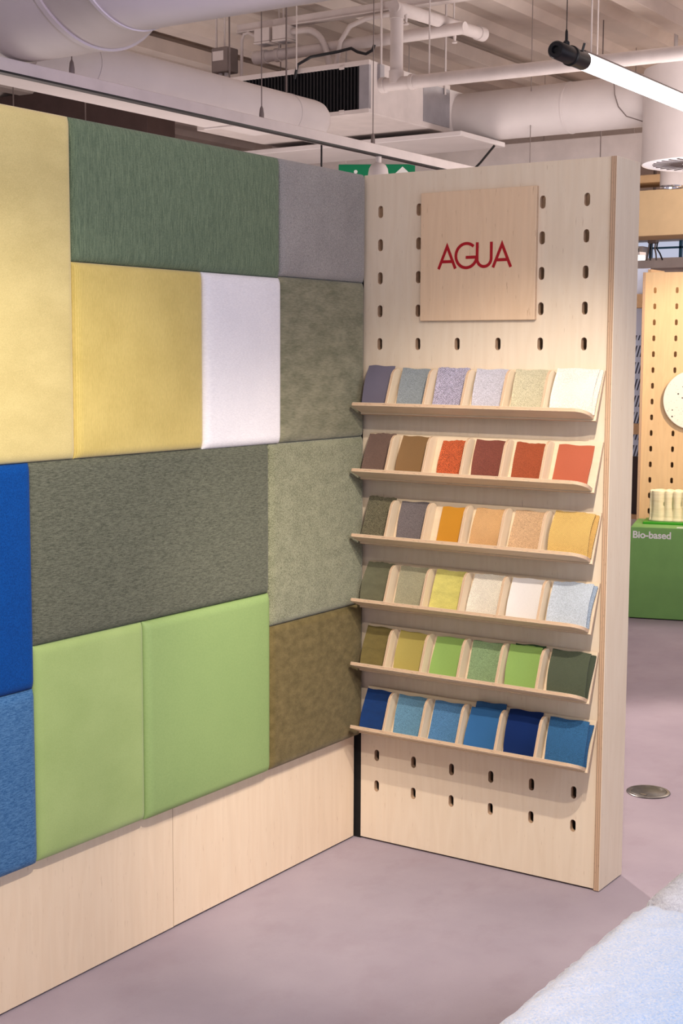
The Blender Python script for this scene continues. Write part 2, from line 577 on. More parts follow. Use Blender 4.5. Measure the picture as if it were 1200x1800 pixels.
# ------------------------------------------------------------------ swatch trays
TH = radians(22)
U = Vector((0, sin(TH), cos(TH)))          # up along the sloping back board
Nn = Vector((0, -cos(TH), sin(TH)))        # out of it, towards the room
TW, TL = 0.776, 0.151
ordinals = ['top', 'second', 'third', 'fourth', 'fifth', 'lowest']
DIV = [0.107, 0.236, 0.364, 0.493, 0.622]  # divider positions inside the tray
tray_of = []


def make_tray(z, k):
    t = thing('swatch_tray', 'tilted birch swatch tray with five dividers, %s of six on the pegboard' % ordinals[k], 'tray',
              (0.037, -0.0720, z), 0, 'swatch trays on the pegboard')
    board('back_board', TW, TL, 0.009, M_TRAY, M_EDGE9, frame_M(-Nn * 0.009, XA, U, Nn), t)
    # lip: face spans X and N; the right outer corner is rounded
    board('lip', TW - .006, 0.062, 0.010, M_TRAY, M_EDGE9, frame_M(U * 0.004 + Nn * 0.0002, XA, Nn, U), t, corner=(0, 0, 0.040, 0.006))
    for i, dx in enumerate(DIV):
        # divider: local X = up the board, local Y = out; rounded top corner
        board('divider', 0.126, 0.043, 0.009, M_TRAY, M_EDGE9, frame_M(Vector((dx + .009, 0, 0)) + U * 0.0142 + Nn * 0.0002, U, Nn, (-1, 0, 0)), t,
              corner=(0, 0, 0.028, 0))
    for bx in (0.09, 0.63):
        # wedge bracket that carries the tray off the board
        vs = []
        for xx in (bx, bx + .02):
            a = Vector((xx, 0, 0)) - Nn * .0092
            vs += [a + U * .02, a + U * (TL - .012), Vector((xx, 0.0718, (a + U * (TL - .012)).z)), Vector((xx, 0.0718, (a + U * .02).z))]
        put('bracket', mesh('bracket', vs, [(0, 1, 2, 3), (7, 6, 5, 4), (0, 4, 5, 1), (1, 5, 6, 2), (2, 6, 7, 3), (3, 7, 4, 0)], M_TRAY), t)
    tray_of.append(t)
    return t


for k in range(6):
    make_tray(1.373 - 0.2005 * k, k)


# ------------------------------------------------------------------ swatches
def cloth(name, w, h, mat, bow=0.006, skew=0.0, pink=0.0, top=0.0, seed=0, t=0.0026, curl=0.0):
    """one cut of cloth leaning on the tray: local X across, Y up, Z out; pinked (zigzag) or straight edges"""
    rnd = random.Random(seed)
    nx, ny = 10, (44 if pink else 14)
    ph = rnd.uniform(0, 6.28)
    fr, bk = [], []
    for j in range(ny + 1):
        v = j / ny
        row, rb = [], []
        for i in range(nx + 1):
            u = i / nx
            x = (u - .5) * w
            if pink and i in (0, nx): x += (1 if i else -1) * (pink if j % 2 else 0)
            x += skew * (v - .4) * w + 0.0022 * sin(3.2 * v + ph) * (1 if abs(u - .5) > .3 else .7)
            y = v * h
            if j == ny:
                y += top * (u - .5) + 0.0014 * sin(9 * u + ph) + (pink if i % 2 else 0)
            z = bow * sin(pi * min(1, v * 1.02)) + 0.0012 * sin(5 * u + ph) * v + curl * (2 * abs(u - .5)) ** 3 * v
            z += 0.0018 * sin(2.2 * pi * v + ph) * (u - .5)
            row.append((x, y, z + t)); rb.append((x, y, z))
        fr.append(row); bk.append(rb)
    vs = [p for r in fr for p in r] + [p for r in bk for p in r]
    n = nx + 1
    o = n * (ny + 1)
    fs = []
    for j in range(ny):
        for i in range(nx):
            a = j * n + i
            fs.append((a, a + 1, a + n + 1, a + n)); fs.append((o + a, o + a + n, o + a + n + 1, o + a + 1))
    for i in range(nx):
        fs.append((i, o + i, o + i + 1, i + 1)); a = ny * n + i
        fs.append((a, a + 1, o + a + 1, o + a))
    for j in range(ny):
        a = j * n
        fs.append((a, a + n, o + a + n, o + a)); c = a + nx
        fs.append((c, o + c, o + c + n, c + n))
    me = mesh(name, vs, fs, mat, smooth=True)
    me.set_sharp_from_angle(angle=radians(50))
    return me


def fab(c, kind, k=1.0):
    g = .3 * c[0] + .55 * c[1] + .15 * c[2]
    c = tuple((v * .88 + g * .12) * .93 for v in c); nm = 'cloth_%s' % kind
    if kind == 'smooth': return fabric(nm, sh(c, .94), sh(c, 1.05), (900, 900, 90), .6, (8, 8, 8), .3, .12, .75, .1)
    if kind == 'weave': return fabric(nm, sh(c, .70), sh(c, 1.20), (620, 1100, 90), 1.3, (60, 60, 60), .12, .35, .9, .1)
    if kind == 'tweed': return fabric(nm, sh(c, .55), sh(c, 1.36), (700, 700, 90), 2.0, (30, 30, 30), .1, .5, .95, .1, .35, 190)
    if kind == 'velvet': return fabric(nm, sh(c, .78), sh(c, 1.16), (800, 800, 90), .6, (14, 40, 16), .55, .15, .85, .3)
    if kind == 'twill': return fabric(nm, sh(c, .78), sh(c, 1.16), (700, 700, 90), .9, (10, 10, 10), .3, .3, .9, .1, .45, 230)
    return fabric(nm, sh(c, .86), sh(c, 1.12), (500, 500, 90), 1.2, (10, 10, 10), .4, .3, .9, .15)


# (colour, kind, label, x offset in the bay, width, height, tweaks)
ROWS = [
    [((116, 110, 130), 'smooth', 'smooth violet grey fabric swatch'), ((146, 156, 162), 'weave', 'grey blue woven fabric swatch'),
     ((166, 160, 184), 'tweed', 'lilac and white speckled tweed swatch'), ((196, 194, 208), 'weave', 'pale lilac grey woven swatch'),
     ((198, 190, 158), 'weave', 'pale khaki woven swatch'), ((224, 222, 210), 'plainw', 'off-white woven swatch with soft edges')],
    [((118, 92, 82), 'twill', 'taupe brown ribbed fabric swatch'), ((138, 102, 62), 'smooth', 'bronze brown smooth fabric swatch'),
     ((190, 84, 44), 'tweed', 'bright orange tweed swatch'), ((128, 66, 54), 'plainw', 'brick red woven swatch'),
     ((162, 74, 42), 'plainw', 'rust orange fabric swatch'), ((188, 92, 62), 'smooth', 'coral orange smooth fabric swatch')],
    [((104, 98, 76), 'tweed', 'black and cream flecked olive tweed swatch'), ((116, 106, 108), 'weave', 'purplish grey woven swatch'),
     ((208, 138, 28), 'smooth', 'ochre smooth fabric swatch'), ((212, 162, 106), 'twill', 'tan twill fabric swatch'),
     ((204, 164, 122), 'weave', 'sandy beige coarse woven swatch'), ((210, 170, 92), 'twill', 'straw yellow twill swatch')],
    [((108, 106, 80), 'velvet', 'dull olive velvet swatch'), ((162, 156, 126), 'plainw', 'greyish sage fabric swatch'),
     ((212, 202, 104), 'velvet', 'lime yellow velvet swatch'), ((228, 218, 202), 'twill', 'cream woven swatch'),
     ((230, 224, 222), 'smooth', 'plain white fabric swatch'), ((186, 196, 208), 'plainw', 'pale blue grey swatch with dark stitched edge')],
    [((122, 106, 54), 'velvet', 'olive brown velvet swatch'), ((178, 160, 78), 'smooth', 'mustard fabric swatch'),
     ((142, 180, 88), 'smooth', 'apple green fabric swatch between mustard and sage ones'), ((132, 160, 112), 'weave', 'sage green woven swatch'),
     ((138, 176, 86), 'smooth', 'apple green fabric swatch in front of a dark green one'), ((80, 88, 68), 'twill', 'dark grey green twill swatch')],
    [((10, 56, 124), 'velvet', 'deep royal blue velvet swatch'), ((98, 146, 178), 'weave', 'light steel blue woven swatch'),
     ((78, 130, 180), 'weave', 'mid blue woven swatch'), ((44, 104, 166), 'smooth', 'blue felt swatch in front of a taller blue one'),
     ((0, 38, 104), 'smooth', 'dark royal blue fabric swatch with a wavy edge'), ((46, 100, 150), 'weave', 'denim blue woven swatch')],
]
EDGES = [0.0] + DIV + [TW]
# per swatch: (left gap as a share of the free room, width, height)
GEO = [
    [(.45, .094, .138), (.40, .102, .132), (.35, .106, .135), (.45, .104, .133), (.45, .104, .132), (.40, .128, .135)],
    [(.40, .094, .132), (.50, .094, .126), (.85, .086, .119), (.45, .098, .125), (.55, .096, .121), (.40, .108, .121)],
    [(.30, .096, .136), (.45, .096, .128), (.80, .086, .120), (.50, .098, .123), (.50, .100, .125), (.50, .122, .129)],
    [(.30, .096, .131), (.50, .102, .127), (.45, .110, .127), (.55, .106, .127), (.50, .106, .127), (.55, .122, .127)],
    [(.30, .098, .128), (.45, .100, .125), (.50, .100, .124), (.55, .104, .124), (.50, .104, .127), (.55, .120, .128)],
    [(.30, .098, .127), (.45, .102, .124), (.50, .106, .123), (.50, .106, .123), (.45, .108, .134), (.50, .122, .128)],
]
PINK = {(0, 2): .0016, (1, 2): .0016, (1, 4): .001, (2, 0): .0016, (2, 5): .0014, (3, 0): .0014, (3, 5): .0018, (3, 2): .001, (1, 0): .0014, (3, 3): .0014,
        (0, 4): .001, (3, 1): .001, (4, 4): .001}
SKEW = {(0, 0): -.12, (1, 1): .05, (3, 2): .06, (5, 4): -.06, (0, 2): -.06, (2, 5): .05, (3, 3): .05}
BOW = {(0, 0): .012, (5, 4): .014, (5, 5): .008, (4, 5): .008, (0, 5): .008, (2, 3): .010, (2, 5): .010, (3, 0): .010}


def place_swatch(r, c, c_mat, label, w, h, gap, lift, seed, dx=0.0, dy=0.0, bow=.006, skew=0.0, pink=0.0, top=0.0):
    t = tray_of[r]
    x0 = EDGES[c] + (.0095 if c else .001) + .001
    x1 = EDGES[c + 1] - .0015 - pink
    free = max(0.0, (x1 - x0) - w)
    cx = x0 + free * gap + w / 2 + dx
    base = Vector(t.location) + Vector((cx, 0, 0)) + U * (0.0146 + dy) + Nn * (0.0006 + lift)
    o = put('fabric_swatch', cloth('fabric_swatch', w, h, c_mat, bow, skew, pink, top, seed), None, frame_M(base, XA, U, Nn))
    return tag(o, label, 'swatch', 'fabric swatches in the trays')


STACKED = {(0, 5), (1, 1), (2, 5), (3, 5), (4, 4), (4, 5), (5, 3), (5, 5), (0, 0)}
words = ['first', 'second', 'third', 'fourth', 'fifth', 'last']
for r in range(6):
    for c in range(6):
        colr, kind, lab = ROWS[r][c]
        gap, w, h = GEO[r][c]
        avail = EDGES[c + 1] - EDGES[c] - (.0095 if c else .001) - .004 - 2 * PINK.get((r, c), 0)
        w = min(w, avail)
        lift = 0.0105 if (r, c) in STACKED else 0.0045
        label = '%s, %s from the left in the %s tray' % (lab, words[c], ordinals[r])
        if len(label.split()) > 16: label = '%s, %s in the %s tray' % (lab, words[c], ordinals[r])
        place_swatch(r, c, fab(colr, kind), label, w, h, gap, lift, r * 10 + c, bow=BOW.get((r, c), .0035), skew=SKEW.get((r, c), random.uniform(-.02, .02)),
                     pink=PINK.get((r, c), 0.0), top=random.uniform(-.004, .004))
# swatches that peek out behind the front ones
BEHIND = [
    (0, 0, (96, 92, 112), 'smooth', 'darker violet grey swatch edge behind the first one in the top tray', .092, .128, .0, .004, -.004, 0),
    (0, 5, (232, 222, 206), 'plainw', 'cream pinked swatch edge beside the off-white one in the top tray', .124, .131, 1.0, .005, .003, .0014),
    (1, 1, (130, 96, 60), 'smooth', 'second bronze brown swatch peeking out left behind the bronze one', .086, .116, .45, .004, -.006, 0),
    (2, 5, (206, 160, 84), 'twill', 'straw yellow swatch with dark pinked edge behind the front straw one', .118, .123, 1.0, .005, .003, .0016),
    (3, 5, (150, 166, 186), 'weave', 'blue grey swatch with comb edge behind the pale blue grey one', .118, .122, 1.0, .005, .003, .0020),
    (4, 4, (62, 92, 52), 'velvet', 'dark green swatch standing taller behind the apple green one', .098, .133, .9, .0035, .0, 0),
    (4, 5, (70, 78, 60), 'twill', 'dark grey green swatch edge behind the last one in fifth tray', .116, .122, 1.0, .005, .003, .0008),
    (5, 3, (40, 92, 150), 'velvet', 'tall blue swatch standing up behind the blue felt one', .100, .141, .95, .0035, .0, 0),
    (5, 5, (40, 88, 136), 'weave', 'denim blue swatch edge behind the last one in lowest tray', .116, .121, 1.0, .005, .003, .0006),
]
for (r, c, colr, kind, lab, w, h, gap, lift, dx, pk) in BEHIND:
    place_swatch(r, c, fab(colr, kind), lab, w - 2 * pk, h, gap, lift, 100 + r * 10 + c, dx=dx if c != 5 else 0, bow=.005, pink=pk, top=.003)

# ------------------------------------------------------------------ left display wall
wl = thing('partition_wall', 'low maple plywood partition behind the patchwork of upholstered panels', 'partition', (0, 0, 0))
for (y0, y1, dz) in ((-0.9005, -0.011, 0.0), (-1.80, -0.9020, -.001), (-2.70, -1.8015, 0.0)):
    board('base_board', y1 - y0, 2.085, 0.016, M_BASE, M_EDGE, frame_M((-0.036, y0, .006 + dz), YA, ZA, XA), wl)
box('core', -0.17, -0.0365, -2.70, -0.012, 0.0, 2.085, M_GAP, wl, 0)
for y0, y1 in ((-2.70, -0.012),):
    board('back_board', y1 - y0, 2.085, 0.012, M_BASE, M_EDGE, frame_M((-0.183, y0, .006), YA, ZA, XA), wl)
board('end_board', 0.146, 2.085, 0.006, M_BASE, M_EDGE9, frame_M((-0.036, -0.0118, .006), (-1, 0, 0), ZA, YA), wl)


def pillow(name, w, h, T, mat, r=0.024, crown=0.006):
    """padded panel: local XY face centred at the lower left corner, Z out"""
    def samples(L):
        e = [0, .02, .07, .16, .3, .5, .75, 1.0]
        a = [r * k for k in e]
        n = max(4, int((L - 2 * r) / .06))
        mid = [r + (L - 2 * r) * k / n for k in range(1, n)]
        return a + mid + [L - v for v in a[::-1]]
    xs, ys = samples(w), samples(h)

    def p(d):
        d = min(max(d / r, 0), 1)
        return sqrt(max(0, 1 - (1 - d) ** 2))
    vs, fs = [], []
    for y in ys:
        for x in xs:
            e = p(min(x, w - x)) * p(min(y, h - y))
            z = T * (0.60 + 0.40 * e) + crown * (1 - (2 * x / w - 1) ** 2) * (1 - (2 * y / h - 1) ** 2)
            vs.append((x, y, z))
    n = len(xs)
    for j in range(len(ys) - 1):
        for i in range(n - 1):
            a = j * n + i
            fs.append((a, a + 1, a + n + 1, a + n))
    # skirt + back
    loop = [i for i in range(n)] + [j * n + n - 1 for j in range(1, len(ys))] + [(len(ys) - 1) * n + i for i in range(n - 2, -1, -1)] + [j * n for j in range(len(ys) - 2, 0, -1)]
    o = len(vs)
    vs += [(vs[i][0], vs[i][1], 0) for i in loop]
    for k in range(len(loop)):
        k2 = (k + 1) % len(loop)
        fs.append((loop[k], o + k, o + k2, loop[k2]))
    fs.append(tuple(o + k for k in range(len(loop)))[::-1])
    me = mesh(name, vs, fs, mat, smooth=True)
    me.set_sharp_from_angle(angle=radians(60))
    return me


F = fabric
PANELS = [
    (-2.05, -1.2815, 1.303, 2.100, .038, F('pale_straw_velvet', (196, 178, 116), (222, 204, 140), (500, 500, 60), .8, (7, 14, 7), .7, .15, .9, .35),
     'tall pale straw yellow velvet panel at the upper left of the wall'),
    (-1.2805, -0.4565, 1.7685, 2.100, .038, F('grey_green_weave', (82, 98, 78), (122, 138, 110), (300, 30, 60), .9, (520, 520, 60), 1.0, .3, .9, .1, .12, 260),
     'wide grey green woven panel along the top of the wall'),
    (-0.4555, -0.013, 1.7735, 2.100, .038, F('mid_grey_wool', (128, 124, 122), (166, 160, 156), (420, 420, 60), 1.5, (8, 8, 8), .4, .3, .95, .2),
     'plain mid grey wool panel in the top corner beside the pegboard'),
    (-1.2805, -0.8020, 1.303, 1.7675, .040, F('ochre_needlecord', (188, 166, 90), (216, 194, 116), (500, 90, 60), .6, (7, 9, 7), .6, .25, .9, .4, .22, 210, .15, (1, 0)),
     'ochre yellow needlecord panel under the wide grey green panel'),
    (-0.8010, -0.4565, 1.300, 1.7675, .043, F('white_linen', (226, 222, 226), (246, 242, 244), (120, 600, 60), 1.0, (8, 8, 8), .3, .2, .9, .1),
     'narrow white linen panel beside the ochre yellow panel'),
    (-0.4555, -0.013, 1.300, 1.7725, .036, F('silvery_olive_velvet', (100, 100, 78), (142, 138, 114), (60, 300, 60), .7, (14, 34, 14), .9, .2, .8, .25),
     'silvery olive crushed velvet panel just above the sage chenille panel'),
    (-2.05, -1.4285, 0.7735, 1.302, .040, F('royal_blue_felt', (0, 56, 122), (4, 74, 150), (420, 420, 60), 1.6, (8, 8, 8), .3, .25, .95, .04),
     'royal blue felt panel at the left edge of the wall'),
    (-1.4275, -0.5085, 0.8725, 1.302, .037, F('charcoal_green_rib', (68, 72, 60), (112, 113, 97), (70, 520, 60), 1.2, (420, 700, 60), 1.0, .4, .9, .1),
     'wide charcoal green ribbed panel in the middle of the wall'),
    (-0.5075, -0.014, 0.7735, 1.299, .038, F('sage_chenille', (98, 100, 76), (148, 148, 121), (380, 380, 60), 1.8, (20, 30, 20), .5, .45, .95, .3),
     'speckled sage chenille panel beside the swatch trays'),
    (-1.4275, -1.0470, 0.352, 0.8715, .038, F('pale_green_velvet', (140, 162, 98), (162, 182, 118), (600, 600, 60), .7, (6, 8, 6), .6, .15, .9, .2),
     'pale green velvet panel at the lower left beside denim blue'),
    (-1.0460, -0.5085, 0.350, 0.8715, .042, F('apple_green_leather', (128, 153, 95), (140, 163, 104), (240, 240, 60), .7, (4, 4, 4), .4, .08, .62, 0.0, 0, 0, .35),
     'smooth apple green leather panel below the wide charcoal green panel'),
    (-0.5075, -0.015, 0.349, 0.7725, .038, F('olive_brown_velvet', (82, 71, 38), (116, 101, 64), (400, 400, 60), .6, (30, 44, 26), .9, .2, .85, .15),
     'olive brown mottled velvet panel in the lower corner by the pegboard'),
    (-2.05, -1.4285, 0.350, 0.7725, .040, F('denim_blue_weave', (36, 82, 130), (80, 122, 166), (90, 480, 60), 1.3, (500, 500, 60), .8, .35, .9, .1),
     'denim blue woven panel at the lower left edge of the wall'),
]
for (y0, y1, z0, z1, T, mt, lab) in PANELS:
    o = put('upholstered_panel', pillow('upholstered_panel', y1 - y0, z1 - z0, T, mt), None, frame_M((-0.0199, y0, z0), YA, ZA, XA))
    tag(o, lab, 'panel', 'upholstered panels on the partition')

# ------------------------------------------------------------------ ceiling services
# big near T of round duct
t = thing('air_duct', 'very large white round duct widening through a reducer, top left', 'duct', (-0.484, -0.518, 2.779))


def ring_tube(name, stations, n, mat, parent):
    """round duct along X from stations (x, y, z, radius): every ring stands in a YZ plane"""
    bm = bmesh.new()
    rings = [[bm.verts.new((x, y + r * cos(2 * pi * k / n), z + r * sin(2 * pi * k / n))) for k in range(n)] for x, y, z, r in stations]
    for a, c in zip(rings, rings[1:]):
        for k in range(n): bm.faces.new((a[k], a[(k + 1) % n], c[(k + 1) % n], c[k]))
    bm.faces.new(rings[0]); bm.faces.new(rings[-1][::-1])
    return put(name, bm_mesh(name, bm, mat, radians(35)), parent)


ring_tube('narrow_pipe', [(1.6, 0, 0, .28), (0.004, 0, 0, .28)], 72, M_DUCT, t)
ring_tube('seam', [(.006, 0, 0, .2845), (-.006, 0, 0, .2845)], 72, M_DUCT, t)
ring_tube('reducer', [(-.004, 0, 0, .28), (-.285, .168, .087, .358)], 72, M_DUCT, t)
ring_tube('flange', [(-.285, .168, .087, .366), (-.305, .168, .087, .366)], 72, M_DUCT, t)
ring_tube('wide_pipe', [(-.305, .168, .087, .36), (-1.0, .168, .087, .36)], 72, M_DUCT, t)
for xx, zz in ((1.3, .27), (-.8, .43)):
    tube('hanger', [(xx, .0 if xx > 0 else .168, zz), (xx, .0 if xx > 0 else .168, CZ - 2.779)], .006, M_CABLE, t, 6)

# slimmer round duct behind the rail
t = thing('air_duct', 'slim white round duct with a domed closed end behind the light rail', 'duct', (-1.5, 0, 2.648))
prof = [(0.03, .090), (1.85, .090), (1.885, .087), (1.91, .076), (1.925, .052), (1.93, .02)]
bm = bmesh.new(); tube_geo(bm, [(0, y, 0) for y, r in prof], [r for y, r in prof], 36); put('pipe', bm_mesh('pipe', bm, M_DUCT, radians(50)), t)
for yy in (0.35, 1.66):
    bm = bmesh.new(); tube_geo(bm, [(0, yy, 0), (0, yy + .012, 0)], .092, 36); put('joint_ring', bm_mesh('joint_ring', bm, M_DUCT, radians(40)), t)
    tube('hanger', [(0, yy, .085), (0, yy, CZ - 2.648)], .004, M_CABLE, t, 6)

# flat duct under it
t = thing('flat_duct', 'flat white rectangular duct running under the slim round duct', 'duct', (-1.58, 0, 2.60))
box('casing', -.30, -.025, -3.0, 1.55, 0, .045, M_DUCT, t, .002)
box('end_section', -.29, -.022, 1.552, 1.90, .008, .045, M_DUCT, t, .002)
box('joint_flange', -.305, -.022, 1.535, 1.555, -.008, .046, M_DUCT, t, .002)
for yy in (-2.0, .4, 1.7): tube('hanger', [(-.28, yy, .04), (-.28, yy, CZ - 2.60)], .004, M_CABLE, t, 6)

# track rail with its spotlight
t = thing('light_rail', 'long white suspended light rail above the panel wall', 'rail', (-1.125, 0, 2.452))
box('channel', -.020, .022, -3.2, 4.6, 0, .048, M_WHITE, t, .002)
box('slot', -.010, .0225, -3.2, 4.6, -.0012, .006, M_BLACK, t, 0)
for yy in (-2.2, -.104, .973, 1.81, 3.4):
    tube('suspension_wire', [(0, yy, .07), (0, yy, .13 if yy == -.104 else CZ - 2.452)], .0022, M_CABLE, t, 6)
    lathe('wire_clamp', [(0.0, .048), (.010, .048), (.010, .066), (.007, .088), (.0025, .098), (0, .098)], M_CABLE, t, 12, Matrix.Translation((0, yy, 0)))
t = thing('track_spotlight', 'white bell shaped spotlight hanging from the light rail', 'lamp', (-1.12, 1.85, 2.45))
tube('stem', [(0, 0, 0), (0, 0, -.03)], .014, M_WHITE, t, 16)
lathe('lamp_shade', [(0, -.028), (.018, -.029), (.034, -.038), (.043, -.055), (.047, -.08), (.048, -.135), (.045, -.135), (.040, -.08), (.03, -.06), (0, -.06)], M_WHITE, t, 36)
spot_lamp('track_spot_floor', (-1.12, 1.85, 2.30), (1.6, 0.9, 0.0), 270, 74, 0.5, 0.04, (1.0, 0.84, 0.74))

# fan coil unit
t = thing('fan_coil_unit', 'white ceiling fan coil unit with a black finned intake', 'air conditioner', (-2.13, 2.885, 2.772))
bm = bmesh.new()
# casing with an open front recess
add_box(bm, -.56, .56, -.40, .415, 0, .262, .003)
put('casing', bm_mesh('casing', bm, M_WHITE), t)
for (nm, a) in (('flange', (-.56, .56, -.418, -.399, .238, .262)), ('flange', (-.56, .56, -.418, -.399, 0, .022)), ('flange', (-.56, -.53, -.418, -.399, .022, .238)), ('flange', (.50, .56, -.418, -.399, .022, .238))):
    box(nm, *a, M_GREYM if a[0] == .50 else M_WHITE, t, .001)
box('filter_backing', -.53, .50, -.4025, -.3995, .022, .238, M_BLACK, t, 0)
bm = bmesh.new()
k = -.52
while k < .49:
    add_box(bm, k, k + .008, -.413, -.4026, .024, .236); k += .021
o = put('filter_fins', bm_mesh('filter_fins', bm, M_BLACK), t); o['kind'] = 'stuff'
for xx in (-.45, .38):
    box('clip', xx, xx + .03, -.423, -.416, .228, .244, M_WHITE, t, .001)
    box('clip', xx, xx + .03, -.423, -.416, .010, .026, M_WHITE, t, .001)
box('side_cover', .5605, .5635, .12, .405, .03, .235, M_GREYM, t, .001)
box('corner_bracket', .5605, .578, -.34, -.30, .16, .25, M_GREYM, t, .001)
for (xx, yy) in ((.57, -.32), (-.5, -.32), (.57, .34)):
    tube('threaded_rod', [(xx, yy, .2), (xx, yy, CZ - 2.772)], .006, M_WHITE, t, 8)

# supply plenum, plate and round duct
t = thing('supply_duct', 'white round supply duct running right from the fan coil unit', 'duct', (-1.6, 3.5, 2.885))
bm = bmesh.new(); tube_geo(bm, [(-.02, 0, 0), (0.0, 0, 0), (1.14, 0, 0)], [.118, .135, .135], 36); put('pipe', bm_mesh('pipe', bm, M_DUCT, radians(40)), t)
box('plenum', -1.2, -.0, -.195, .25, -.14, .14, M_DUCT, t, .003)
bm = bmesh.new(); tube_geo(bm, [(.66, 0, 0), (.672, 0, 0)], .1375, 36); put('joint_ring', bm_mesh('joint_ring', bm, M_DUCT, radians(40)), t)
o = box('ceiling_plate', -3.0, -1.36, 3.05, 3.56, 2.715, 2.742, M_DUCT, None, .003)
tag(o, 'flat white plate under the supply duct plenum', 'panel')

# swirl diffuser drum
t = thing('air_diffuser', 'wide white drum with a slotted swirl diffuser underneath', 'diffuser', (-0.16, 3.47, 2.53))
RD = .325
lathe('drum', [(RD - .006, .004), (RD, 0), (RD, .47), (0, .47)], M_DUCT, t, 64)
lathe('diffuser_plate', [(0, .002), (.25, .002), (RD - .006, .004), (RD - .006, .012), (0, .012)], plain('white_diffuser', (240, 242, 250), .4, mottle=.01), t, 64)
bm = bmesh.new()
for k in range(32):
    a = 2 * pi * k / 32
    r0, r1 = (.07, .27) if k % 2 else (.12, .27)
    for rr in ((r0, r1),):
        d = Vector((cos(a), sin(a), 0)); n = Vector((-sin(a), cos(a), 0)) * .0048
        q = [d * rr[0] - n, d * rr[1] - n, d * rr[1] + n, d * rr[0] + n]
        lo = [bm.verts.new((v.x, v.y, -.0012)) for v in q]; hi = [bm.verts.new((v.x, v.y, .003)) for v in q]
        bm.faces.new(lo[::-1]); bm.faces.new(hi)
        for i in range(4): bm.faces.new((lo[i], lo[(i + 1) % 4], hi[(i + 1) % 4], hi[i]))
o = put('slots', bm_mesh('slots', bm, plain('slot_brown', (70, 58, 56), .8)), t)
tube('hanger', [(0, 0, .46), (0, 0, CZ - 2.53)], .008, M_CABLE, t, 8)

# sprinkler pipes
t = thing('sprinkler_pipe', 'white sprinkler pipe with a vertical drop beside the fan coil unit', 'pipe', (-1.243, 2.2, 2.84))
tube('lower_pipe', [(-.075, 0, 0), (3.2, 0, -.03)], .031, M_WHITE, t, 20)
tube('vertical_pipe', [(0, 0, .0), (0, 0, .345)], .031, M_WHITE, t, 20)
tube('upper_pipe', [(0, -.03, .350), (0, .85, .385)], .031, M_WHITE, t, 20)
for pth in ([(0, 0, .30), (0, 0, .35), (0, .05, .352)], [(0, 0, .06), (0, 0, .0)]):
    tube('elbow', pth, .036, M_WHITE, t, 20)
for pth in ([(-.085, 0, 0), (-.06, 0, 0)], [(.08, 0, 0), (.10, 0, 0)], [(0, .80, .383), (0, .86, .3855)]):
    tube('collar', pth, .037, M_WHITE, t, 20)
for xx in (.18, 1.0, 2.2):
    tube('hanger_rod', [(xx, 0, .02), (xx, 0, CZ - 2.84)], .004, M_WHITE, t, 6)
tube('hanger_rod', [(0, .55, .38), (0, .55, CZ - 2.84)], .004, M_WHITE, t, 6)
lathe('sprinkler_head', [(0, -.06), (.014, -.06), (.014, -.056), (.006, -.05), (.009, -.02), (.009, 0), (0, 0)], M_WHITE, t, 12, Matrix.Translation((.02, .05, .34)))
lathe('sprinkler_head', [(0, -.06), (.014, -.06), (.014, -.056), (.006, -.05), (.009, -.02), (.009, 0), (0, 0)], M_WHITE, t, 12, Matrix.Translation((0, .56, .348)))
t = thing('branch_pipe', 'horizontal white pipe close under the ceiling behind the fan coil unit', 'pipe', (-2.384, 2.62, 3.155))
tube('pipe_run', [(0, 0, 0), (1.28, 0, .006)], .03, M_WHITE, t, 18)
tube('collar', [(-.02, 0, 0), (.06, 0, 0)], .037, M_WHITE, t, 18)
tube('collar', [(.12, 0, 0), (.15, 0, 0)], .036, M_WHITE, t, 18)
tube('hanger_rod', [(.14, 0, .03), (.14, 0, CZ - 3.155)], .004, M_WHITE, t, 6)

# strut with junction boxes
t = thing('strut_channel', 'white steel strut channel carrying two junction boxes', 'bracket', (-2.5, 2.6, 3.29))
box('channel', 0, 2.6, -.02, .02, 0.005, .046, M_WHITE, t, .002)
box('channel_lip', 0, 2.6, -.028, .028, 0, .006, M_WHITE, t, .001)
for xx in (.3, 1.0, 2.2):
    tube('threaded_rod', [(xx, 0, .04), (xx, 0, CZ - 3.29)], .005, M_WHITE, t, 6)
for i, (xx, lab) in enumerate(((-2.30, 'left white junction box under the strut channel'), (-2.18, 'right white junction box under the strut channel'))):
    t = thing('junction_box', lab, 'box', (xx, 2.58, 3.215), 0, 'junction boxes')
    box('body', -.05, .05, -.045, .045, 0, .074, M_WHITE, t, .004)
    box('cover', -.053, .053, -.048, .048, -.008, .0, M_WHITE, t, .003)
    box('cover_label', -.025, .025, -.03, .03, -.0095, -.008, M_GREYM, t, 0)
    tube('gland', [(-.05, 0, .045), (-.075, 0, .045)], .014, M_WHITE, t, 10)
o = tube('conduit', [(-2.375, 2.58, 3.262), (-2.42, 2.58, 3.285), (-2.45, 2.58, 3.28), (-2.465, 2.58, 3.25), (-2.468, 2.58, 3.1), (-2.468, 2.58, 3.03)], .009, M_WHITE, None, 10)
tag(o, 'bent white conduit dropping from the left junction box', 'conduit')
bm = bmesh.new()
path = []
for k in range(61):
    s = k / 60
    path.append((-2.13 + .24 * s + .05 * sin(pi * s), 2.58, 3.255 - .01 * s - .19 * max(0, s - .25) ** 1.6 / .63))
tube_geo(bm, path, [.015 if k % 2 else .018 for k in range(61)], 10)
tag(put('flexible_conduit', bm_mesh('flexible_conduit', bm, M_WHITE, radians(60))), 'ribbed flexible conduit curving down to the fan coil unit', 'conduit')
o = tube('flexible_conduit', [(-1.50, 2.58, 3.27), (-1.66, 2.58, 3.265), (-1.76, 2.58, 3.24), (-1.82, 2.58, 3.17), (-1.85, 2.58, 3.04)], .013, M_WHITE, None, 10)
